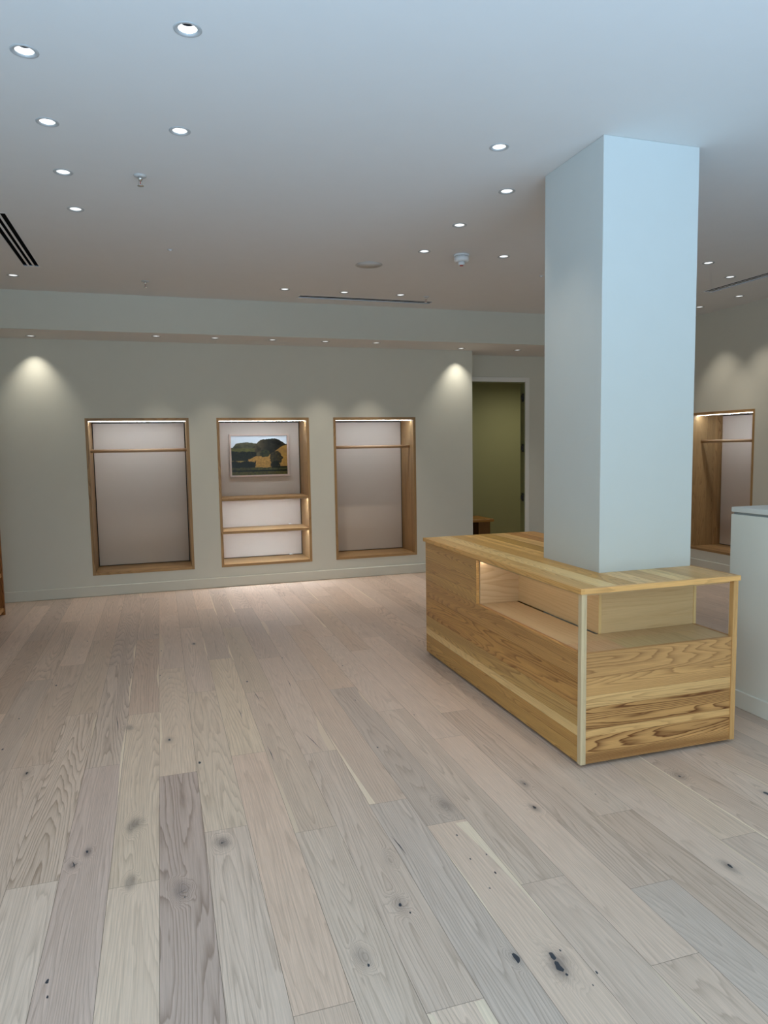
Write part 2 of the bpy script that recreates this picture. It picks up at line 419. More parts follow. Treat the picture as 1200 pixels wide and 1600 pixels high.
kn = MB()
KF = [(0.999, 1.863, 8), (1.11, 1.835, 6), (1.104, 1.79, 8), (1.11, 1.751, 2.5), (1.146, 1.849, 2), (1.20, 1.73, 2), (1.16, 1.69, 1.5), (1.586, 2.875, 3), (1.518, 2.665, 5), (-0.012, 3.992, 5), (0.131, 3.635, 5), (-0.702, 3.81, 5),
      (-0.345, 2.95, 3.5), (0.177, 2.836, 2), (-0.393, 2.233, 4), (-0.383, 2.166, 2.5), (0.552, 1.984, 3), (0.738, 2.226, 4), (0.758, 2.176, 2), (1.138, 2.286, 3),
      (1.087, 2.4, 2), (1.159, 2.407, 2), (1.105, 2.573, 2.5), (1.076, 2.209, 2), (1.84, 2.68, 2), (2.322, 2.696, 4), (1.993, 2.037, 5), (2.574, 2.427, 7), (-0.745, 5.226, 5), (-0.877, 4.634, 3),
      (-0.801, 6.552, 4), (-0.647, 6.384, 4), (0.209, 5.972, 7), (-0.051, 5.852, 4), (-0.88, 4.171, 4), (0.514, 4.843, 5), (0.837, 5.312, 4), (1.225, 4.961, 4),
      (1.673, 6.596, 3), (1.049, 3.503, 3), (-0.472, 4.413, 1.5), (1.391, 3.872, 2.5), (1.124, 4.234, 3), (0.02, 2.52, 2), (-0.06, 5.2, 3), (0.0, 5.1, 2.5), (0.62, 7.9, 4), (2.0, 5.4, 3)]
kr = random.Random(3)
for (x, y, s) in KF:
    r = s * 0.0018
    n_ = 9; pts = []
    a0 = kr.random() * 6
    for i in range(n_):
        a = i / n_ * 2 * math.pi
        rr = r * kr.uniform(0.6, 1.2)
        pts.append((x + rr * math.cos(a) * 0.8, y + rr * math.sin(a) * 1.7, 0.0005))
    kn.quad(pts)
for (x0, y0, x1, y1) in [(0.49, 3.74, 0.496, 3.5), (0.40, 3.0 + 1.35, 0.405, 4.15), (0.53, 4.65, 0.545, 4.42), (0.71, 3.85, 0.76, 3.56), (0.845, 2.66, 0.862, 2.50), (-0.32, 4.5, -0.29, 4.2), (0.03, 2.57, -0.01, 2.545), (0.165, 2.83, 0.195, 2.845), (-0.395, 2.90, -0.38, 2.84), (-0.40, 2.85, -0.37, 2.88), (0.78, 4.62, 0.785, 4.78)]:
    d = 0.0022
    mx_, my_ = (x0 + x1) / 2 + 0.003, (y0 + y1) / 2
    kn.quad([(x0, y0, 0.0005), (mx_ + d, my_, 0.0005), (x1, y1, 0.0005), (mx_ - d, my_, 0.0005)])
kn.build('resin_filled_knots', m_filler, floor)

# ------------------------------------------------------------------ ceiling with openings for the fittings
DL_MAIN = [(-0.437, 3.224), (0.172, 2.898), (-0.441, 3.858), (0.168, 3.791), (-0.447, 4.50), (-0.449, 5.145), (-1.168, 7.145), (1.795, 3.541), (2.141, 4.122), (2.128, 4.823), (2.126, 5.525), (2.832, 5.508),
           (1.261, 7.138), (1.872, 7.144), (2.473, 7.128), (4.714, 5.256), (5.321, 5.643), (6.114, 6.347), (6.127, 6.958)]
DL_SOF = [(-1.212, 8.20), (0.026, 7.96), (0.632, 7.97), (1.257, 7.98), (1.858, 7.985), (2.462, 7.981), (3.636, 8.215), (4.421, 8.225)]
HS = 0.0362
SLOTS = [(-1.02, -0.90, 5.345, 6.765), (1.46, 2.93, 7.370, 7.492), (5.54, 5.66, 4.78, 6.245)]
mb = MB()
holes = [(x - HS, x + HS, y - HS, y + HS) for x, y in DL_MAIN] + [(a, b, c, d) for a, b, c, d in SLOTS]
sheet(mb, 2, ZC, XL - 0.1, XR + 0.1, YF - 0.2, YBH, holes, 0.003)
struct(mb.build('ceiling', m_ceil), 'smooth off-white main ceiling dotted with recessed spotlights', 'ceiling')
mb = MB()
sheet(mb, 2, ZS, XL - 0.1, XR + 0.1, YBH + 0.012, YR + 0.02, [(x - HS, x + HS, y - HS, y + HS) for x, y in DL_SOF], 0.003)
struct(mb.build('ceiling_soffit', m_ceil), 'underside of the bulkhead with downlights above the back wall', 'ceiling')
mb = MB(); sheet(mb, 1, YBH, XL - 0.1, XR + 0.1, ZS, ZC + 0.012, [], 0.012)
so = mb.build('wall_bulkhead', m_wall)
struct(so, 'painted front face of the bulkhead above the back wall', 'bulkhead')
# keep the void above the ceiling dark
mb = MB()
mb.box((XL - 0.1, YF - 0.2, 3.4), (XR + 0.1, 10.9, 3.45))
struct(mb.build('roof_slab', m_shadowgap), 'concrete slab over the ceiling void', 'slab')

# ------------------------------------------------------------------ walls
NICHES = [(-0.757, 0.338), (0.645, 1.725), (2.023, 3.081)]
N4 = (6.476, 7.50)
mb = MB()
sheet(mb, 1, YB, XL - 0.1, XCOR, -0.05, ZS, [(a, b, NB, NT) for a, b in NICHES], 0.12)
wb = mb.build('wall_back', m_wall); struct(wb, 'sage grey back wall holding three wood-lined niches', 'wall')
mb = MB()
sheet(mb, 0, XR, YF, 9.0, -0.05, ZC, [(N4[0], N4[1], NB, NT)], 0.12)
struct(mb.build('wall_right', m_wall), 'sage grey side wall with one wood-lined niche', 'wall')
mb = MB(); sheet(mb, 0, XL, YF, 9.0, -0.05, ZC, [ADDED_LWIN], -0.12)
struct(mb.build('wall_left', m_wall), 'side wall beside the wooden shelving', 'wall')
# recessed wall with the doorway, and the fitting room behind it
DX0, DX1, DZ = 4.0, 4.835, 2.462
mb = MB()
sheet(mb, 1, YR, XCOR - 0.12, XR + 0.1, -0.05, ZS, [(DX0, DX1, -0.05, DZ)], 0.10)
sheet(mb, 0, XCOR, YB + 0.12, YR, -0.05, ZS, [], -0.12)
struct(mb.build('wall_recess', m_wall), 'set-back wall around the doorway', 'wall')
mb = MB()
sheet(mb, 1, 10.62, 3.7, XR + 0.1, -0.05, 2.7, [], 0.1)
sheet(mb, 0, 3.8, YR + 0.10, 10.62, -0.05, 2.7, [], -0.1)
sheet(mb, 0, 6.35, YR + 0.10, 10.62, -0.05, 2.7, [], 0.1)
struct(mb.build('wall_fitting_room', m_olive), 'olive green walls of the room behind the doorway', 'wall')
mb = MB(); mb.box((3.7, YR + 0.10, 2.7), (6.5, 10.8, 2.75))
struct(mb.build('ceiling_fitting_room', m_ceil), 'ceiling of the room behind the doorway', 'ceiling')
# street front: a glazed opening in piers and a low sill (behind the camera)
mb = MB()
sheet(mb, 1, YF, XL - 0.1, XR + 0.1, -0.05, ZC, [(WX0, WX1, WZ0, WZ1)], -0.1)
struct(mb.build('wall_front', m_wall), 'street front wall around the shop window', 'wall')
mb = MB()
for x in (WX0, 0.25, 2.4, WX1 - 0.06): mb.box((x, YF - 0.08, WZ0), (x + 0.06, YF - 0.02, WZ1))
mb.box((WX0, YF - 0.08, WZ0), (WX1, YF - 0.02, WZ0 + 0.06)); mb.box((WX0, YF - 0.08, WZ1 - 0.06), (WX1, YF - 0.02, WZ1))
struct(mb.build('window_1', m_blackmetal), 'tall shop window frame onto the street', 'window')

mb = MB()
for y in (ADDED_LWIN[0], ADDED_LWIN[1] - 0.06): mb.box((XL - 0.09, y, ADDED_LWIN[2]), (XL - 0.03, y + 0.06, ADDED_LWIN[3]))
mb.box((XL - 0.09, ADDED_LWIN[0], ADDED_LWIN[2]), (XL - 0.03, ADDED_LWIN[1], ADDED_LWIN[2] + 0.06)); mb.box((XL - 0.09, ADDED_LWIN[0], ADDED_LWIN[3] - 0.06), (XL - 0.03, ADDED_LWIN[1], ADDED_LWIN[3]))
struct(mb.build('window_added', m_blackmetal), 'added unseen side window frame in the left wall', 'window')
# skirting boards
def skirting(name, lo, hi, label):
    m_ = MB(); m_.box(lo, hi, chamfer=0.007); struct(m_.build(name, m_wall), label, 'skirting board')
skirting('baseboard_back', (XL, YB - 0.02, 0.0), (XCOR, YB, 0.118), 'painted skirting board along the back wall')
skirting('baseboard_right', (XR - 0.016, YF, 0.0), (XR, YR, 0.118), 'painted skirting board along the right wall')
skirting('baseboard_left', (XL, YF, 0.0), (XL + 0.016, YB - 0.02, 0.118), 'painted skirting board along the left wall')
skirting('baseboard_recess', (4.90, YR - 0.016, 0.0), (XR - 0.02, YR, 0.118), 'painted skirting board right of the doorway')

# door frame with hinges
dr = empty('door_1', (DX1, YR, 0), 'grey painted door frame with three black hinges and no leaf', 'doorway'); dr['kind'] = 'structure'
m_case = paint('door_casing_paint', (0.76, 0.74, 0.70), 0.5)
mb = MB()
t = 0.018
mb.box((0, -t, 0), (0.062, 0, DZ + 0.062), chamfer=0.002)
mb.box((DX0 - DX1 - 0.062, -t, 0), (DX0 - DX1, 0, DZ + 0.062), chamfer=0.002)
mb.box((DX0 - DX1, -t, DZ), (0, 0, DZ + 0.062), chamfer=0.002)
mb.build('door_casing', m_case, dr)
mb = MB()
mb.box((-0.012, 0, 0), (0.0, 0.10, DZ)); mb.box((DX0 - DX1, 0, 0), (DX0 - DX1 + 0.012, 0.10, DZ)); mb.box((DX0 - DX1, 0, DZ - 0.012), (0, 0.10, DZ))
mb.build('door_lining', m_olive, dr)
for z in (2.254, 1.562, 0.878):
    mb = MB()
    mb.box((-0.017, -0.002, z - 0.056), (-0.0125, 0.06, z + 0.056), chamfer=0.001)
    mb.box((-0.030, -0.010, z - 0.050), (-0.017, 0.004, z + 0.050), chamfer=0.004)
    mb.box((-0.060, -0.006, z - 0.032), (-0.030, 0.008, z + 0.032), chamfer=0.006)
    mb.build('hinge', m_blackmetal, dr)

# bench in the fitting room
bn = empty('bench', (4.5, 10.3, 0), 'low wooden bench against the olive wall behind the doorway', 'bench')
mb = MB(); mb.box((-0.60, -0.30, 0.415), (0.47, 0.31, 0.455), 0, lin(150, 118, 60), 0.5, chamfer=0.003); mb.build('seat', m_ash, bn)
for x in (-0.56, 0.22):
    mb = MB(); mb.box((x, -0.26, 0), (x + 0.2, 0.30, 0.415), 2, lin(110, 86, 50), 0.4); mb.build('leg', m_ash, bn)

# soffit hatch
mb = MB()
mb.box((-0.33, -0.12, -0.003), (0.33, 0.12, -0.0005), chamfer=0.001)
o = mb.build('access_hatch', m_ceil); o.location = (1.32, 8.2, ZS)
tag(o, 'slim flush access hatch in the bulkhead above the picture niche', 'access hatch')

# ------------------------------------------------------------------ column
KX0, KX1, KY0, KY1 = 2.2446, 2.8448, 3.2548, 3.838
mb = MB(); mb.box((KX0, KY0, 0.0), (KX1, KY1, ZC), chamfer=0.003)
struct(mb.build('column', m_column), 'square white column rising through the wooden counter', 'column')

# ------------------------------------------------------------------ ash counter wrapped round the column
ASHT = {'mid': lin(206, 172, 122), 'dark': lin(190, 150, 98), 'light': lin(226, 200, 154), 'pale': lin(226, 202, 166), 'brown': lin(196, 160, 112), 'rose': lin(196, 158, 122)}
BX0, BX1, BY0, BY1 = 1.9176, 2.862, 5.044, 2.920   # BY1 is the near end
Z0, ZT, ZTB, ZSH = 0.018, 0.9046, 0.8779, 0.578
P = 0.030
ct = empty('counter', (BX0, BY1, 0), 'ash wood display counter wrapped round the white column', 'counter')
def L_(x, y, z): return (x - BX0, y - BY1, z)
def cbox(mb, x0, x1, y0, y1, z0, z1, grain, tone, con, **k): mb.box(L_(x0, y0, z0), L_(x1, y1, z1), grain, tone, con, **k)
BZ = [Z0, 0.155, 0.302, 0.452, ZSH]
# near (front) panel
mb = MB()
for z0, z1, tn_, cn in ((BZ[0], BZ[1], lin(208, 172, 122), 1.25), (BZ[1], 0.19, lin(222, 190, 140), 0.45), (0.19, BZ[2], lin(204, 168, 118), 1.2), (BZ[2], 0.362, lin(226, 198, 150), 0.5), (0.362, BZ[3], lin(208, 174, 126), 0.62), (BZ[3], BZ[4], lin(202, 168, 122), 0.6)):
    cbox(mb, BX0 + P, BX1 - P, BY1 + 0.006, BY1 + 0.026, z0 + 0.0004, z1 - 0.0004, 0, tn_, cn)
mb.build('front_panel', m_ash, ct)
# long left panel
mb = MB()
L1 = [(BZ[0], 0.10, lin(206, 170, 112), 0.6), (0.10, BZ[1], lin(200, 162, 104), 0.5), (BZ[1], 0.205, lin(232, 208, 160), 0.3), (0.205, BZ[2], lin(204, 172, 118), 0.6), (BZ[2], BZ[3], lin(196, 154, 98), 0.85), (BZ[3], BZ[4], lin(194, 154, 104), 0.6)]
for z0, z1, tn_, cn in L1: cbox(mb, BX0 + 0.006, BX0 + 0.026, BY1 + P, BY0 - P * 0, z0 + 0.0004, z1 - 0.0004, 1, tn_, cn)
for z0, z1, tn_, cn in ((BZ[4], 0.65, lin(200, 164, 112), 0.5), (0.65, 0.74, lin(196, 158, 108), 0.5), (0.74, ZTB, lin(204, 168, 116), 0.65)):
    cbox(mb, BX0 + 0.006, BX0 + 0.026, 4.13, BY0, z0 + 0.0004, z1 - 0.0004, 1, tn_, cn)
mb.build('side_panel', m_ash_lit, ct)
# long right panel, and far end
mb = MB()
for z0, z1, tn_, cn in L1: cbox(mb, BX1 - 0.026, BX1 - 0.006, BY1 + P, BY0, z0 + 0.0004, z1 - 0.0004, 1, tn_, cn)
cbox(mb, BX1 - 0.026, BX1 - 0.006, 3.24, BY0, ZSH, ZTB, 1, ASHT['brown'], 0.5)
mb.build('side_panel', m_ash_lit, ct)
mb = MB()
for z0, z1, tn_, cn in ((Z0, 0.3, ASHT['mid'], 0.6), (0.3, 0.6, ASHT['dark'], 0.6), (0.6, ZTB, ASHT['mid'], 0.5)):
    cbox(mb, BX0 + 0.026, BX1 - 0.026, BY0 - 0.022, BY0 - 0.002, z0, z1, 0, tn_, cn)
mb.build('end_panel', m_ash, ct)
# posts
for i, (x, y, c1) in enumerate(((BX0, BY1, lin(206, 196, 178)), (BX1 - P, BY1, lin(196, 162, 118)))):
    mb = MB()
    cbox(mb, x, x + P * 0.5, y, y + P, Z0, ZTB, 2, c1, 0.12, chamfer=0.0012)
    cbox(mb, x + P * 0.5, x + P, y, y + P, Z0, ZTB, 2, [c * (0.9 if i == 0 else 1.05) for c in c1], 0.12, chamfer=0.0012)
    mb.build('post', m_ash_lit, ct)
# shelf floor inside
mb = MB()
for x0, x1 in ((BX0 + 0.03, 2.06), (2.06, 2.205)): cbox(mb, x0, x1, BY1 + P + 0.16, 4.13, ZSH - 0.022, ZSH - 0.0005, 1, lin(226, 204, 172), 0.30)
for x0, x1 in ((BX0 + 0.03, 2.2), (2.2, 2.42), (2.42, 2.63), (2.63, BX1 - 0.027)): cbox(mb, x0, x1, BY1 + 0.0265, BY1 + P + 0.16, ZSH - 0.022, ZSH - 0.0005, 1, lin(*[int(c * rnd.uniform(0.97, 1.02)) for c in (224, 202, 168)]), 0.35)
cbox(mb, 2.205, 2.868 - 0.03, BY1 + P + 0.16, 3.222, ZSH - 0.022, ZSH - 0.0005, 1, lin(222, 200, 166), 0.35)
mb.build('shelf', m_pale, ct)
mb = MB(); cbox(mb, BX0 + 0.028, BX0 + 0.033, BY1 + P, 4.13, ZSH - 0.002, ZSH + 0.0015, 1, lin(222, 178, 150), 0.1)
mb.build('shelf_edging', m_pale, ct)
# core box round the column
mb = MB()
cbox(mb, 2.2205, 2.236, 3.2215, 4.13, ZSH, ZTB - 0.018, 1, lin(230, 206, 172), 0.30)
mb.build('core_side_panel', m_pale, ct)
mb = MB(); cbox(mb, 2.2365, 2.842, 3.2215, 3.236, ZSH, ZTB - 0.018, 0, lin(228, 204, 168), 0.30)
mb.build('core_front_panel', m_pale, ct)
for x in (2.2195, 2.842):
    mb = MB(); cbox(mb, x, x + 0.0165, 3.2185, 3.2215, ZSH, ZTB - 0.018, 2, lin(238, 214, 166), 0.1); mb.build('core_edging', m_pale, ct)
mb = MB(); cbox(mb, BX0 + 0.027, 2.236, 4.115, 4.1295, ZSH, ZTB - 0.018, 0, lin(230, 206, 178), 0.45)
mb.build('bay_end_panel', m_pale, ct)
mb = MB()
cbox(mb, BX0 + 0.02, 2.236, BY1 + 0.035, 4.13, ZTB - 0.018, ZTB - 0.0005, 1, lin(222, 198, 162), 0.3)
cbox(mb, 2.236, BX1 - 0.03, BY1 + 0.035, 3.236, ZTB - 0.018, ZTB - 0.0005, 1, lin(222, 198, 162), 0.3)
mb.build('top_lining', m_pale, ct)
# plinth
mb = MB(); cbox(mb, BX0 + 0.045, BX1 - 0.045, BY1 + 0.045, BY0 - 0.045, 0.0005, Z0 + 0.0, 0, (0.02, 0.018, 0.015), 0)
mb.build('plinth', m_shadowgap, ct)
# worktop: staves run the long way, with an opening for the column
TX0, TX1, TY0, TY1 = 1.9071, 2.8668, 5.0545, 2.9108
mb = MB()
edge = 0.022
def stave(x0, x1, y0, y1, tn_, cn, g=1): cbox(mb, x0 + 0.0002, x1 - 0.0002, y0 + 0.0002, y1 - 0.0002, ZTB, ZT, g, tn_, cn)
tones = [lin(226, 192, 136), lin(236, 212, 162), lin(206, 170, 108), lin(230, 200, 140), lin(200, 168, 100), lin(232, 206, 150), lin(196, 152, 96)]
xs = [TX0 + edge, 2.02, 2.13, KX0, 2.36, 2.48, 2.60, 2.72, KX1]
stave(TX0, TX0 + edge, TY1, TY0, lin(224, 182, 124), 0.4)
for i in range(3): stave(xs[i], xs[i + 1], TY1 + edge, TY0, tones[i], 0.5)
near = [lin(232, 204, 158), lin(208, 174, 126), lin(236, 210, 160), lin(214, 180, 132), lin(230, 196, 150)]
far = [lin(232, 198, 132), lin(192, 160, 92), lin(234, 204, 146), lin(186, 142, 88), lin(206, 166, 110)]
for i in range(3, 8):
    stave(xs[i], xs[i + 1], TY1 + edge, KY0 - 0.001, near[i - 3], 0.55)
    stave(xs[i], xs[i + 1], KY1 + 0.001, TY0, far[i - 3], 0.6)
stave(KX1 + 0.0005, TX1, TY1 + edge, TY0, lin(196, 152, 110), 0.5)
cbox(mb, TX0 + edge, TX1, TY1, TY1 + edge, ZTB, ZT, 0, lin(224, 184, 130), 0.4)
wt = mb.build('worktop', m_ash_lit, ct)
# light strip under the worktop along the long bay
mb = MB(); cbox(mb, BX0 + 0.040, BX0 + 0.052, BY1 + 0.06, 4.112, ZTB - 0.0235, ZTB - 0.0185, 1, (1, 1, 1), 0)
mb.build('light_strip', m_puck, ct)

def spot(parent, loc, power, size=70, blend=0.6, rot=(0, 0, 0), radius=0.02, col=SPOT_COL, name='lamp_beam'):
    l = bpy.data.lights.new(name, 'SPOT'); l.energy = power; l.spot_size = math.radians(size); l.spot_blend = blend
    l.shadow_soft_size = radius; l.color = col
    o = bpy.data.objects.new(name, l); COL.objects.link(o); o.location = loc; o.rotation_euler = rot
    if parent: o.parent = parent
    return o

# ------------------------------------------------------------------ white desk to the right
dk = empty('cash_desk', (3.278, 3.4176, 0), 'tall pale grey painted desk right of the wooden counter', 'desk')
mb = MB(); mb.box((0.0, -1.7, 0.0), (0.62, -0.0, 1.166), chamfer=0.002); mb.build('body', m_desk, dk)
mb = MB(); mb.box((0.012, -1.69, 1.166), (0.61, -0.012, 1.180)); mb.build('shadow_gap', new_mat('desk_gap', (0.30, 0.31, 0.31), 0.6), dk)
mb = MB(); mb.box((0.0, -1.7, 1.180), (0.62, 0.0, 1.2094), chamfer=0.0025); mb.build('desk_top', m_deskt, dk)
mb = MB(); mb.box((-0.014, -1.7, 0.0), (-0.0005, -0.0, 0.105), chamfer=0.003); mb.build('skirting', m_desk, dk)

# ------------------------------------------------------------------ niches
ND = 0.48
def niche(w, name, label, group, kind, seed):
    """local frame: x 0..w along the wall, y into the wall, z up"""
    r = random.Random(seed)
    root = empty(name, (0, 0, 0), label, 'wall niche', group)
    T = 0.030
    A = lin(172, 148, 112)
    def pl(nm, lo, hi, g, split, tone=A, con=0.55):
        m_ = MB()
        # boards laid across the depth
        n_ = split; 
        for i in range(n_):
            y0 = lo[1] + (hi[1] - lo[1]) * i / n_; y1 = lo[1] + (hi[1] - lo[1]) * (i + 1) / n_
            k = r.uniform(0.86, 1.12)
            m_.box((lo[0], y0, lo[2]), (hi[0], y1, hi[2]), g, [c * k for c in tone], con * r.uniform(0.6, 1.3))
        return m_.build(nm, m_ash, root)
    pl('side_panel', (0.0, -0.003, NB), (T, ND, NT), 2, 4)
    pl('side_panel', (w - T, -0.003, NB), (w, ND, NT), 2, 4)
    pl('top_panel', (T, -0.003, NT - T), (w - T, ND, NT), 0, 3)
    pl('bottom_panel', (T, -0.003, NB), (w - T, ND, NB + T), 0, 3)
    m_ = MB(); m_.box((0, ND + 0.002, NB), (w, ND + 0.02, NT)); m_.build('backing', m_shadowgap, root)
    m_ = MB(); m_.box((T + 0.010, ND - 0.012, NB + T + 0.008), (w - T - 0.010, ND, NT - T - 0.012), chamfer=0.001); m_.build('back_panel', m_panel, root)
    m_ = MB(); m_.box((T + 0.004, 0.075, NT - T - 0.0055), (w - T - 0.004, 0.089, NT - T - 0.0005)); m_.build('light_strip', m_led, root)
    m_ = MB(); m_.box((T + 0.002, 0.0725, NT - T - 0.0055), (w - T - 0.002, 0.0748, NT - T - 0.0005)); m_.build('strip_light_shield', m_trimw, root)  # thin shield added to keep the strip from shining forward
    if kind == 'rail':
        m_ = MB(); m_.lathe([(0, T), (0.019, T), (0.019, w - T), (0, w - T)], (0, 0.155, 1.612), 16, axis=0)
        for f in m_.bm.faces:
            for l in f.loops:
                l[m_.to] = (*lin(186, 164, 142), 0.3); l[m_.uv].uv = (l.vert.co.x, l.vert.co.z)
        m_.build('hanging_rail', m_ash, root)
    else:
        for zt in (1.037, 0.650):
            s_ = MB()
            s_.box((T, 0.012, zt - 0.030), (w - T, 0.16, zt), 0, A, 0.45, chamfer=0.001); s_.box((T, 0.16, zt - 0.030), (w - T, ND - 0.014, zt), 0, [c * 1.06 for c in A], 0.45)
            sh = s_.build('shelf', m_ash, root)
            l_ = MB(); l_.box((T + 0.004, 0.05, zt - 0.033), (w - T - 0.004, 0.062, zt - 0.0305)); l_.build('shelf_light_strip', m_led2, sh)
            l_ = MB(); l_.box((T + 0.002, 0.047, zt - 0.036), (w - T - 0.002, 0.0498, zt - 0.0302)); l_.build('strip_light_shield', m_trimw, sh)  # added shield, blocks the shelf strip's forward light
        for x, z in ((w - 0.20, 0.654), (w - 0.20, NB + T + 0.004)):
            c_ = MB(); c_.box((x, ND - 0.035, z), (x + 0.03, ND - 0.02, z + 0.012), chamfer=0.002); c_.box((x + 0.035, ND - 0.035, z), (x + 0.045, ND - 0.022, z + 0.006)); c_.build('cable_clip', m_white, root)
    return root
n1 = niche(NICHES[0][1] - NICHES[0][0], 'hanging_niche', 'oak-lined niche with hanging rail, leftmost on the back wall', 'rail niches', 'rail', 1); n1.location = (NICHES[0][0], YB, 0)
n2 = niche(NICHES[1][1] - NICHES[1][0], 'shelf_niche', 'wood-lined niche with two lit shelves under a framed picture', None, 'shelf', 2); n2.location = (NICHES[1][0], YB, 0)
n3 = niche(NICHES[2][1] - NICHES[2][0], 'hanging_niche', 'wood-lined niche with hanging rail between the picture niche and the doorway', 'rail niches', 'rail', 3); n3.location = (NICHES[2][0], YB, 0)
n1['label'] = 'wood-lined niche with hanging rail left of the picture niche'
n4 = niche(N4[1] - N4[0], 'hanging_niche', 'wood-lined niche with hanging rail on the right side wall behind the desk', 'rail niches', 'rail', 4)
n4.location = (XR, N4[1], 0); n4.rotation_euler = (0, 0, -math.pi / 2)

# ------------------------------------------------------------------ framed landscape in the middle niche
PX0, PX1, PZ0, PZ1, PY = 0.823, 1.550, 1.268, 1.790, YB + ND - 0.014
fw, fd = 0.020, 0.032
pw, phh = PX1 - PX0, PZ1 - PZ0
pic = empty('framed_picture', (PX0, PY, PZ0), 'framed countryside photograph of wooded hills and golden fields in the middle niche', 'picture')
mb = MB()
FT = lin(224, 196, 178)
mb.box((0, -fd, 0), (pw, 0, fw), 0, FT, 0.2, chamfer=0.001); mb.box((0, -fd, phh - fw), (pw, 0, phh), 0, FT, 0.2, chamfer=0.001)
mb.box((0, -fd, fw), (fw, 0, phh - fw), 2, FT, 0.2, chamfer=0.001); mb.box((pw - fw, -fd, fw), (pw, 0, phh - fw), 2, FT, 0.2, chamfer=0.001)
mb.build('frame', new_mat('picture_frame_wood', lin(205, 180, 164), 0.5), pic)
def sm(a, b, x): 
    t_ = max(0, min(1, (x - a) / (b - a))); return t_ * t_ * (3 - 2 * t_)
def fbm(x, y, s, k=0): return mnoise.fractal(Vector((x * s, y * s, k)), 1.0, 2.0, 4)
def blob(x, y, cx, cy, rx, ry, s=14, k=3): return ((x - cx) / rx) ** 2 + ((y - cy) / ry) ** 2 + 0.5 * fbm(x, y, s, k) < 1
def landscape(u, v):
    """u right, v up, both 0..1; returns sRGB"""
    n1_, n2_ = fbm(u, v, 9), fbm(u, v, 28, 5)
    c = (225, 232, 238)
    lh = 0.78 + 0.055 * math.sin((u - 0.02) * 6.5) - 0.10 * sm(0.1, 0.0, u) + 0.006 * n2_
    if v < lh: c = (78 + 26 * n1_, 74 + 22 * n1_, 52 + 14 * n1_)
    rh = 0.86 - 0.16 * sm(0.55, 0.33, u) * 1.2 - 0.17 * sm(0.78, 1.05, u) + 0.07 * math.sin((u - 0.35) * 3.2) + 0.008 * n2_
    if u > 0.33 and v < rh: c = (72 + 34 * n1_, 62 + 30 * n1_, 42 + 20 * n1_); c = tuple(x * (1 - 0.55 * sm(0.5, 0.7, u + 0.1 * n1_)) for x in c)
    if v < 0.70 - 0.05 * u and u < 0.42: c = (84 + 20 * n1_, 80 + 20 * n1_, 42)
    if v < 0.60 - 0.02 * u + 0.03 * n1_ and u < 0.45: c = (18 + 10 * n2_, 20 + 10 * n2_, 12)
    fl = 0.50 + 0.26 * sm(0.62, 1.0, u)
    if u > 0.6 and v < fl: c = (156 + 24 * n1_, 118 + 20 * n1_, 60)
    if v < 0.40 + 0.08 * sm(0.3, 0.45, u) and v > 0.16: c = (168 + 30 * n2_, 126 + 20 * n2_, 62 + 10 * n2_) if u > 0.3 else (140, 116, 62)
    if u < 0.30 and v > 0.365 and v < 0.42: c = (22, 24, 14)
    if blob(u, v, 0.60, 0.55, 0.085, 0.10) and v > 0.40: c = (48 + 20 * n2_, 50 + 20 * n2_, 28)
    if v < 0.35 + 0.03 * n2_ + 0.02 * math.sin(u * 30) and u < 0.43 - (0.3 - v) * 0.1: c = (14, 17, 12)
    if v < 0.19 + 0.012 * n1_: c = (66 + 26 * n2_, 62 + 26 * n2_, 30)
    if v < 0.125 + 0.01 * n1_: c = (20, 22, 12)
    if v < 0.085 + 0.01 * n1_: c = (78 + 20 * n2_, 70 + 20 * n2_, 34)
    if blob(u, v, 0.80, 0.42, 0.115, 0.17, 16, 8) or (abs(u - 0.78) < 0.09 and 0.20 < v < 0.28 + 0.05 * n2_): c = (56 + 30 * n2_, 48 + 24 * n2_, 30)
    if blob(u, v, 0.78, 0.28, 0.07, 0.07, 20, 2): c = (30, 28, 18)
    if 0.71 < u and 0.17 < v < 0.215: c = (26, 28, 14)
    return tuple(max(4, min(245, x)) for x in c)
mb = MB()
NX, NZ = 150, 104
iw, ih = pw - 2 * fw, phh - 2 * fw
vg = [[mb.bm.verts.new((fw + iw * i / NX, -0.012, fw + ih * j / NZ)) for j in range(NZ + 1)] for i in range(NX + 1)]
for i in range(NX):
    for j in range(NZ):
        f = mb.bm.faces.new((vg[i][j], vg[i + 1][j], vg[i + 1][j + 1], vg[i][j + 1]))
        c = lin(*landscape((i + 0.5) / NX, (j + 0.5) / NZ))
        for l in f.loops: l[mb.to] = (*c, 1)
m_print = new_mat('printed_photograph', (0.5, 0.5, 0.5), 0.12, 0.2)
vc = m_print.node_tree.nodes.new('ShaderNodeVertexColor'); vc.layer_name = 'tone'
m_print.node_tree.links.new(vc.outputs[0], m_print.node_tree.nodes['Principled BSDF'].inputs['Base Color'])
mb.build('print', m_print, pic)
mb = MB(); mb.box((0.005, -0.010, 0.005), (pw - 0.005, 0, phh - 0.005)); mb.build('picture_backing', m_shadowgap, pic)

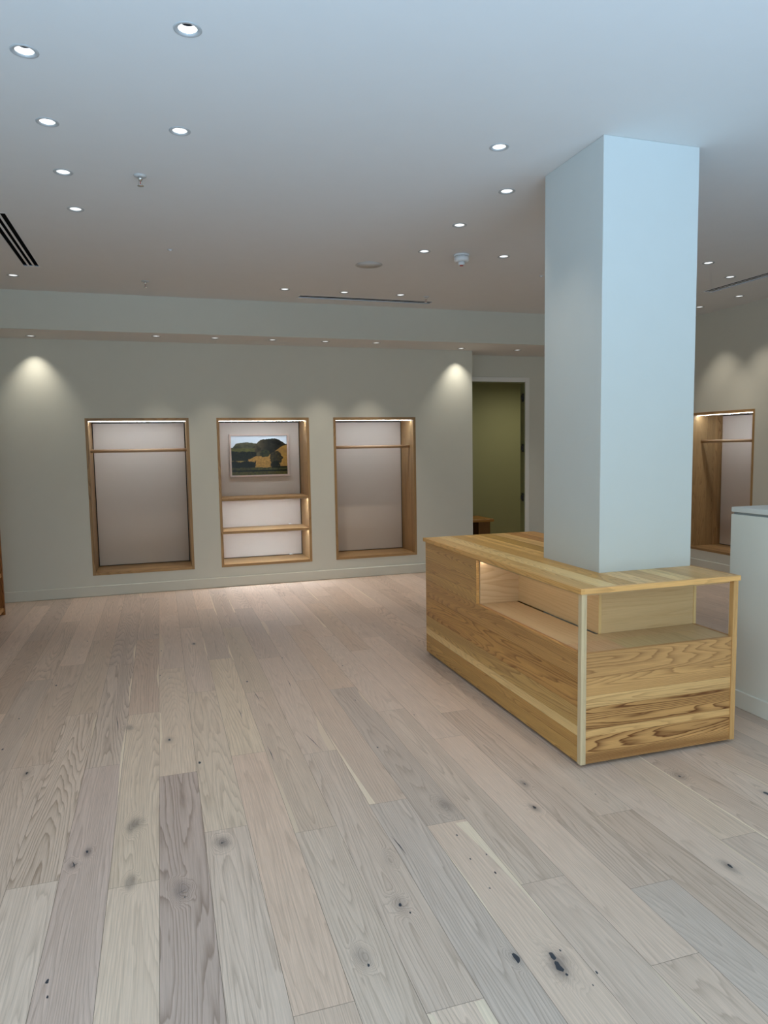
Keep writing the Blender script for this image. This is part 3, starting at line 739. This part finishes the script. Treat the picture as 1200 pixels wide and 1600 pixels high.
# ------------------------------------------------------------------ shelving at the left edge
su = empty('shelving_unit', (-1.53, 7.777, 0), 'dark-stained wooden shelving unit standing against the left wall', 'shelving')
su['label'] = 'wooden shelving unit at the left edge in front of the back wall corner'
DW, LW, TH, HH = 0.43, 1.6, 0.035, 2.0
BT = lin(168, 118, 64)
for y in (-TH, -LW):
    mb = MB(); mb.box((-DW, y, 0), (0, y + TH, HH), 2, BT, 0.8, chamfer=0.001); mb.build('side_panel', m_ash, su)
mb = MB(); mb.box((-DW, -LW + TH, 0.03), (-DW + 0.018, -TH, HH - 0.03), 2, BT, 0.6); mb.build('back_panel', m_ash, su)
for z in (0.04, 0.385, 0.95, 1.45, HH - TH):
    mb = MB(); mb.box((-DW + 0.018, -LW + TH, z), (-0.01, -TH, z + TH), 1, lin(206, 166, 110), 0.6); mb.build('shelf', m_ash, su)

# ------------------------------------------------------------------ recessed spotlights
def downlight(name, label, group):
    root = empty(name, (0, 0, 0), label, 'ceiling light', group)
    mb = MB(); mb.lathe([(0.036, 0.004), (0.0365, -0.0005), (0.048, -0.0035), (0.0525, -0.0015), (0.0525, -0.0002)], seg=40); mb.build('trim_ring', m_trimw, root)
    mb = MB(); mb.lathe([(0.036, 0.004), (0.0345, 0.011), (0.031, 0.018), (0.026, 0.0245)], seg=40); mb.build('reflector', m_cone_glow, root)
    mb = MB(); mb.lathe([(0.026, 0.0245), (0.0255, 0.06), (0.0, 0.06)], seg=32); mb.build('aperture', m_lens, root)
    mb = MB(); mb.lathe([(0.0, 0.085), (0.040, 0.085), (0.040, 0.008)], seg=24); mb.build('housing', m_blackmetal, root)
    return root
proto = downlight('downlight', 'x', None)
def setlabel(o, s, g): o['label'] = s; o['group'] = g
def place(o, x, y, z, lab, grp, power, size=75, tilt=(0, 0, 0), blend=0.7):
    o.location = (x, y, z); setlabel(o, lab, grp)
    spot(o, (0, 0, 0.010), power, size, blend, tilt, 0.02)
MAIN_L = ['recessed spotlight nearest the top left corner of the view', 'large recessed spotlight with dark centre near the top edge', 'second recessed spotlight of the left-hand line of four, counted from the viewer',
          'recessed spotlight above the nearer sprinkler', 'third recessed spotlight of the left-hand line, just left of the nearer sprinkler', 'farthest recessed spotlight of the left-hand line, beside the left air slot',
          'lone recessed spotlight past the far end of the left air slot', 'nearest recessed spotlight left of the column', 'second recessed spotlight left of the column, above the pair by the alarm',
          'recessed spotlight just above the smoke alarm', 'recessed spotlight left of the smoke alarm', 'recessed spotlight right of the smoke alarm, by the column',
          'recessed spotlight above the left end of the long middle air slot', 'recessed spotlight above the centre of the long middle air slot', 'recessed spotlight by the sprinkler over the middle air slot',
          'topmost recessed spotlight right of the column', 'recessed spotlight between the column and the right air slot', 'recessed spotlight below the right air slot', 'recessed spotlight touching the column edge below the right air slot']
SOF_L = ['bulkhead downlight over the left bright patch on the wall', 'bulkhead downlight over the right half of the left rail niche', 'bulkhead downlight over the left edge of the picture niche', 'bulkhead downlight over the picture',
         'bulkhead downlight over the gap between the picture niche and right rail niche', 'bulkhead downlight over the right rail niche', 'bulkhead downlight over the bright patch left of the doorway', 'bulkhead downlight over the doorway']
first = True
for i, (x, y) in enumerate(DL_MAIN):
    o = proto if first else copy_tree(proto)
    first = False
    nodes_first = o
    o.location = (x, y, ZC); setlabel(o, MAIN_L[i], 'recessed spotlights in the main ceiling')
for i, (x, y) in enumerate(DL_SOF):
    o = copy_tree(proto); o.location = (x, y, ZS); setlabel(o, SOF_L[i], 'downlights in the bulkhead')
# the beams: one lamp inside each fitting
lights = [o for o in COL.objects if o.name.startswith('downlight')]
for o in lights:
    x, y, z = o.location
    if z < 3.0:
        if y > 8.1 and x < 4.2: spot(o, (0, 0, 0.036), 26.0, 76, 1.0, (math.radians(5), 0, 0), 0.008, (1.0, 0.95, 0.82))
        else: spot(o, (0, 0, 0.036), 40 if 1.0 < x < 2.6 else 24, 66, 0.8, radius=0.006)
    else:
        spot(o, (0, 0, 0.036), SPOT_W * (3.5 if x > 6 else 1.7 if 1.7 < x < 2.9 and y < 6 else 1.2), 75, 0.8, radius=0.006)

o = copy_tree(proto); o.location = (5.5, 9.6, 2.7); setlabel(o, 'added unseen spotlight brightening the olive room behind the doorway', None); del o['group']  # lamp added out of view to brighten the olive room
for c in list(o.children):
    if c.type == 'LIGHT': bpy.data.objects.remove(c)
spot(o, (0, 0, -0.006), 85, 172, 1.0)
# ------------------------------------------------------------------ slot diffusers
def diffuser(lx, ly, nslots, along, label):
    """centre origin, at ceiling level; slots run along axis `along`"""
    root = empty('slot_diffuser', (0, 0, 0), label, 'air vent', 'slot diffusers in the ceiling')
    hx, hy = lx / 2, ly / 2
    t_ = 0.014; z0, z1 = -0.002, 0.0
    mb = MB()
    mb.box((-hx - t_, -hy - t_, z0), (hx + t_, -hy, z1)); mb.box((-hx - t_, hy, z0), (hx + t_, hy + t_, z1))
    mb.box((-hx - t_, -hy, z0), (-hx, hy, z1)); mb.box((hx, -hy, z0), (hx + t_, hy, z1))
    mb.build('vent_frame', m_ceil, root)
    wdt = (lx if along == 1 else ly); sw = wdt / (nslots * 1.6 + 0.0)
    for i in range(1, nslots):
        c = -wdt / 2 + wdt * i / nslots; h = wdt / nslots * (0.20 if along == 1 else 0.07)
        mb = MB()
        if along == 1: mb.box((c - h, -hy, z0 + 0.001), (c + h, hy, z0 + 0.002))
        else: mb.box((-hx, c - h, z0 + 0.001), (hx, c + h, z0 + 0.002))
        mb.build('slat', m_ceil, root)
    mb = MB()
    mb.box((-hx - 0.01, -hy - 0.01, 0.10), (hx + 0.01, hy + 0.01, 0.11))
    mb.box((-hx - 0.01, -hy - 0.01, 0.012), (-hx, hy + 0.01, 0.10)); mb.box((hx, -hy - 0.01, 0.012), (hx + 0.01, hy + 0.01, 0.10))
    mb.box((-hx, -hy - 0.01, 0.012), (hx, -hy, 0.10)); mb.box((-hx, hy, 0.012), (hx, hy + 0.01, 0.10))
    mb.build('plenum', m_black, root)
    return root
for (a, b, c, d), along, lb in zip(SLOTS, (1, 0, 1), ('short wide three-slot air diffuser cut off by the left edge of the view', 'long thin air diffuser near the bulkhead in the middle of the ceiling', 'three-slot air diffuser in the ceiling right of the column')):
    r_ = diffuser(b - a, d - c, 3, along, lb); r_.location = ((a + b) / 2, (c + d) / 2, ZC)

# ------------------------------------------------------------------ small ceiling devices
def sprinkler(label):
    root = empty('sprinkler', (0, 0, 0), label, 'sprinkler', 'ceiling sprinklers')
    mb = MB(); mb.lathe([(0.0, 0.0), (0.036, 0.0), (0.034, -0.006), (0.016, -0.010), (0.0, -0.010)], seg=28); mb.build('rose', m_grille, root)
    mb = MB(); mb.lathe([(0.0, -0.010), (0.013, -0.010), (0.013, -0.022), (0.009, -0.024), (0.009, -0.030), (0.0, -0.030)], seg=16)
    for s in (-1, 1):
        mb.box((s * 0.010 - 0.0018, -0.003, -0.052), (s * 0.010 + 0.0018, 0.003, -0.024))
    mb.box((-0.0118, -0.003, -0.056), (0.0118, 0.003, -0.051)); mb.build('body', m_chrome, root)
    mb = MB(); mb.lathe([(0, -0.030), (0.0025, -0.032), (0.0025, -0.050), (0, -0.051)], seg=10); mb.build('glass_bulb', m_red, root)
    mb = MB(); mb.lathe([(0.0, -0.056), (0.018, -0.056), (0.018, -0.058), (0.0, -0.060)], seg=20); mb.build('deflector', m_chrome, root)
    return root
s0 = sprinkler('nearest sprinkler head, between the left spotlights')
SPR = [(-0.034, 4.44, 'larger nearer sprinkler head hanging between the left spotlights'), (-0.052, 7.10, 'small sprinkler head near the bulkhead above the left rail niche'), (2.762, 7.15, 'small sprinkler head at the right end of the middle air slot')]
for i, (x, y, lb) in enumerate(SPR):
    o = s0 if i == 0 else copy_tree(s0)
    o.location = (x, y, ZC); o['label'] = lb; o.scale = (1, 1, 1)
# speaker
sk = empty('ceiling_speaker', (1.808, 6.04, ZC), 'flat round grille speaker set in the ceiling between the alarm and the middle slot', 'speaker')
mb = MB(); mb.lathe([(0.0, -0.0015), (0.108, -0.0015), (0.108, -0.0002)], seg=48); mb.build('grille', m_grille, sk)
mb = MB(); mb.lathe([(0.108, -0.0015), (0.112, -0.0025), (0.118, -0.0015), (0.118, 0.0)], seg=48); mb.build('rim', m_alu, sk)
# smoke alarm with sounder base
sa = empty('smoke_alarm', (2.46, 5.54, ZC), 'white round smoke alarm with stepped base hanging from the ceiling', 'smoke alarm')
mb = MB(); mb.lathe([(0, 0), (0.056, 0), (0.056, -0.010), (0.050, -0.012), (0, -0.012)], seg=32); mb.build('base', m_white, sa)
mb = MB(); mb.lathe([(0, -0.012), (0.046, -0.012), (0.046, -0.016), (0, -0.016)], seg=32); mb.build('gap', m_blackmetal, sa)
mb = MB(); mb.lathe([(0, -0.016), (0.053, -0.016), (0.054, -0.040), (0.048, -0.050), (0.024, -0.052), (0, -0.052)], seg=32); mb.build('body', m_white, sa)
mb = MB(); mb.lathe([(0, -0.052), (0.024, -0.052), (0.024, -0.070), (0.018, -0.074), (0, -0.074)], seg=24); mb.build('sensor_head', m_white, sa)
mb = MB(); mb.lathe([(0, -0.074), (0.014, -0.074), (0.012, -0.080), (0, -0.080)], seg=16); mb.build('lens', m_red, sa)
sa.scale = (1.15, 1.15, 1.15)
# small flush sensors
for i, (x, y, lb) in enumerate(((0.154, 5.963, 'tiny round flush sensor in the ceiling above the further left sprinkler'), (3.49, 6.03, 'tiny flush sensor in the ceiling touching the left edge of the column'))):
    e = empty('ceiling_sensor', (x, y, ZC), lb, 'sensor', 'flush ceiling sensors')
    mb = MB(); mb.lathe([(0, 0), (0.024, 0), (0.022, -0.004), (0.0, -0.004)], seg=24); mb.build('rim', m_grille, e)
    mb = MB(); mb.lathe([(0, -0.004), (0.012, -0.004), (0.009, -0.010), (0, -0.012)], seg=16); mb.build('lens', m_white, e)
